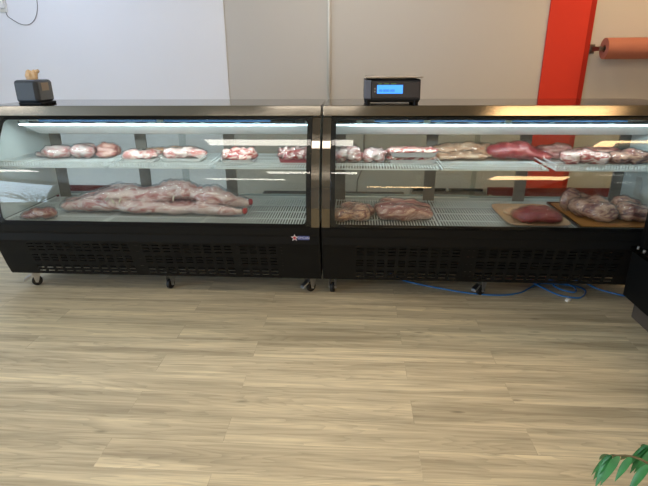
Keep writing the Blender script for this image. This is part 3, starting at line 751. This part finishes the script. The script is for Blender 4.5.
# ------------------------------------------------------------------ blue cable on the floor
M['bluecord'] = mat('blue cable jacket', (44,112,176), .4)
P = [(.40,.42),(.50,.22),(.611,.135),(.767,.064),(.948,-.002),(1.133,-.022),(1.269,.02),(1.36,.10),(1.44,.17),(1.55,.17),(1.68,.13),(1.70,.06),(1.63,-.03),(1.56,-.035),(1.50,.0),(1.44,.09),(1.40,.20),(1.46,.26),(1.57,.19),(1.64,.10),(1.61,.02),(1.54,.06),(1.52,.14),(1.60,.24),(1.72,.20),(1.80,.101),(1.918,.01),(2.02,-.02)]
path = spline([(x,y,.0045+.006*((k > 12)+(k > 18))*(.5 if k<15 else 1)*(1 if k < 25 else 0)) for k,(x,y) in enumerate(P)], 8)
tag(MB().tube(path,.0055,8).done('network_cable', M['bluecord'], smooth=True), 'blue cable coiled loosely on the floor under the right case', 'cable')
t = thing('cable_connector','small clear white plug lying on the floor by the blue cable','plug',(1.536,-.075,0),.6); t.scale = (1.7,1.7,1.5)
MB().box(-.011,.011,-.006,.006,.0,.009).done('plug_body', M['white_plastic'], t, bevel=.0015)
MB().box(-.004,.004,-.004,.008,.009,.011).done('plug_tab', M['white_plastic'], t)

# ------------------------------------------------------------------ plants
def leaf(g, base, d, up, L, wd, droop=.25, n=7):
    d = Vector(d).normalized(); side = d.cross(Vector(up)).normalized(); nrm = side.cross(d).normalized()
    prev = None
    for i in range(n+1):
        s_ = i/n; wv = wd*math.sin(PI*min(1,max(.0,s_))**.75)**.8 if 0 < s_ < 1 else .0004
        c = Vector(base)+d*L*s_ - Vector((0,0,1))*droop*L*s_*s_
        row = [g.bm.verts.new(c-side*wv+nrm*wv*.25), g.bm.verts.new(c), g.bm.verts.new(c+side*wv+nrm*wv*.25)]
        if prev:
            g.bm.faces.new((prev[0],prev[1],row[1],row[0])); g.bm.faces.new((prev[1],prev[2],row[2],row[1]))
        prev = row
M['leaf'] = mat('green leaf', (52,122,62), .38, spec=.5, var=.22, vscale=25)
M['stem'] = mat('green brown stem', (96,84,50), .6)
t = thing('potted_plant','green leafy pot plant poking into the lower right corner','plant',(1.115,-2.33,0))
MB().lathe([(.11,0),(.12,.01),(.15,.26),(.155,.27),(.14,.27),(.135,.25),(.0,.25)],32).done('pot', mat('terracotta pot',(150,84,60),.7,var=.08), t, smooth=False)
MB().lathe([(.13,.245),(.1,.256),(0,.26)],24).done('soil', mat('potting soil',(52,38,28),.9,bump=.8,bscale=90), t)
g = MB(); st = MB()
R = random.Random(5)
# main branches: arching towards the camera's left
br = [[(0,0,.25),(-.06,.03,.45),(-.17,.12,.60),(-.29,.235,.675),(-.345,.275,.655)],
      [(0,0,.25),(-.03,.04,.48),(-.10,.13,.64),(-.20,.24,.69),(-.255,.30,.665)],
      [(0,.02,.25),(.02,.05,.5),(-.02,.14,.66),(-.09,.23,.72)],
      [(0,0,.25),(.08,-.02,.5),(.16,.02,.66),(.24,.06,.70)],
      [(0,0,.25),(.0,-.08,.5),(-.02,-.2,.62),(-.02,-.28,.66)],
      [(0,0,.25),(.05,.05,.5),(.08,.12,.7),(.1,.18,.8)]]
for b_ in br:
    b_ = [(x,y,z-.055*max(0,(z-.25))/.4) for x,y,z in b_]; pp = spline(b_,6); st.tube(pp,.003,6,[.006-.0045*i/len(pp) for i in range(len(pp))])
    m_ = len(pp)
    for i in range(m_//2, m_, 2):
        p = pp[i]; d0 = (pp[min(i+1,m_-1)]-pp[max(i-1,0)]).normalized()
        for s_ in (-1,1):
            sd = d0.cross(Vector((0,0,1))).normalized()*s_
            dd = d0*.45+sd*.8+Vector((0,0,R.uniform(-1.5,-.5)))
            leaf(g, p, dd, (0,0,1), R.uniform(.052,.066), R.uniform(.0078,.0098), .3)
    p = pp[-1]; d0 = (pp[-1]-pp[-3]).normalized()
    for a in (-.7,-.25,.25,.7):
        dd = Matrix.Rotation(a,3,'Z') @ d0; dd.z -= .9
        leaf(g, p, dd, (0,0,1), .055, .0095, .4)
g.done('foliage', M['leaf'], t, smooth=True, fix=False); st.done('stem', M['stem'], t, smooth=True)

t = thing('potted_palm','tall palm in a dark pot near the left window, behind the photographer','plant',(-3.55,-3.0,0))
MB().lathe([(.16,0),(.2,.35),(.205,.36),(.19,.36),(.18,.33),(0,.33)],28).done('pot', mat('dark pot',(44,44,46),.5), t)
g = MB(); st = MB()
for k in range(13):
    a = k*2.4; L_ = .80+.2*R.random(); tilt = .35+.5*R.random()
    pts = [Vector((math.cos(a)*L_*s_*(.25+tilt*s_), math.sin(a)*L_*s_*(.25+tilt*s_), .33+L_*1.25*s_-.75*L_*s_*s_*tilt)) for s_ in [i/9 for i in range(10)]]
    st.tube(pts,.005,5,[.008-.0065*i/9 for i in range(10)])
    for i in range(3,10):
        d0 = (pts[i]-pts[i-1]).normalized(); sd = d0.cross(Vector((0,0,1))).normalized()
        for s_ in (-1,1): leaf(g, pts[i], d0*.7+sd*s_*.8, (0,0,1), .34*(1.15-.06*i), .016, .3, 4)
g.done('fronds', M['leaf'], t, smooth=True, fix=False); st.done('stem', M['stem'], t, smooth=True)

# ------------------------------------------------------------------ camera
cam = bpy.data.cameras.new('camera'); co = bpy.data.objects.new('camera', cam); C.objects.link(co)
cam.sensor_fit = 'HORIZONTAL'; cam.sensor_width = 36; cam.lens = 36*496.84/648; cam.clip_start = .05
pitch, yaw, roll = .3502, .065, -.0065
F = Vector((-math.sin(yaw)*math.cos(pitch), math.cos(yaw)*math.cos(pitch), -math.sin(pitch)))
Rv = Vector((math.cos(yaw), math.sin(yaw), 0)); U = Rv.cross(F)
R2 = Rv*math.cos(roll)+U*math.sin(roll); U2 = U*math.cos(roll)-Rv*math.sin(roll)
mt = Matrix((R2,U2,-F)).transposed().to_4x4(); mt.translation = (.1983,-2.9572,1.4153)
co.matrix_world = mt
sc.camera = co
sc.view_settings.view_transform = 'Standard'; sc.view_settings.look = 'None'; sc.view_settings.gamma = 1
sc.view_settings.use_curve_mapping = False
sc.view_settings.exposure = 0.24
sc.cycles.transparent_max_bounces = 24
sc.cycles.max_bounces = 8
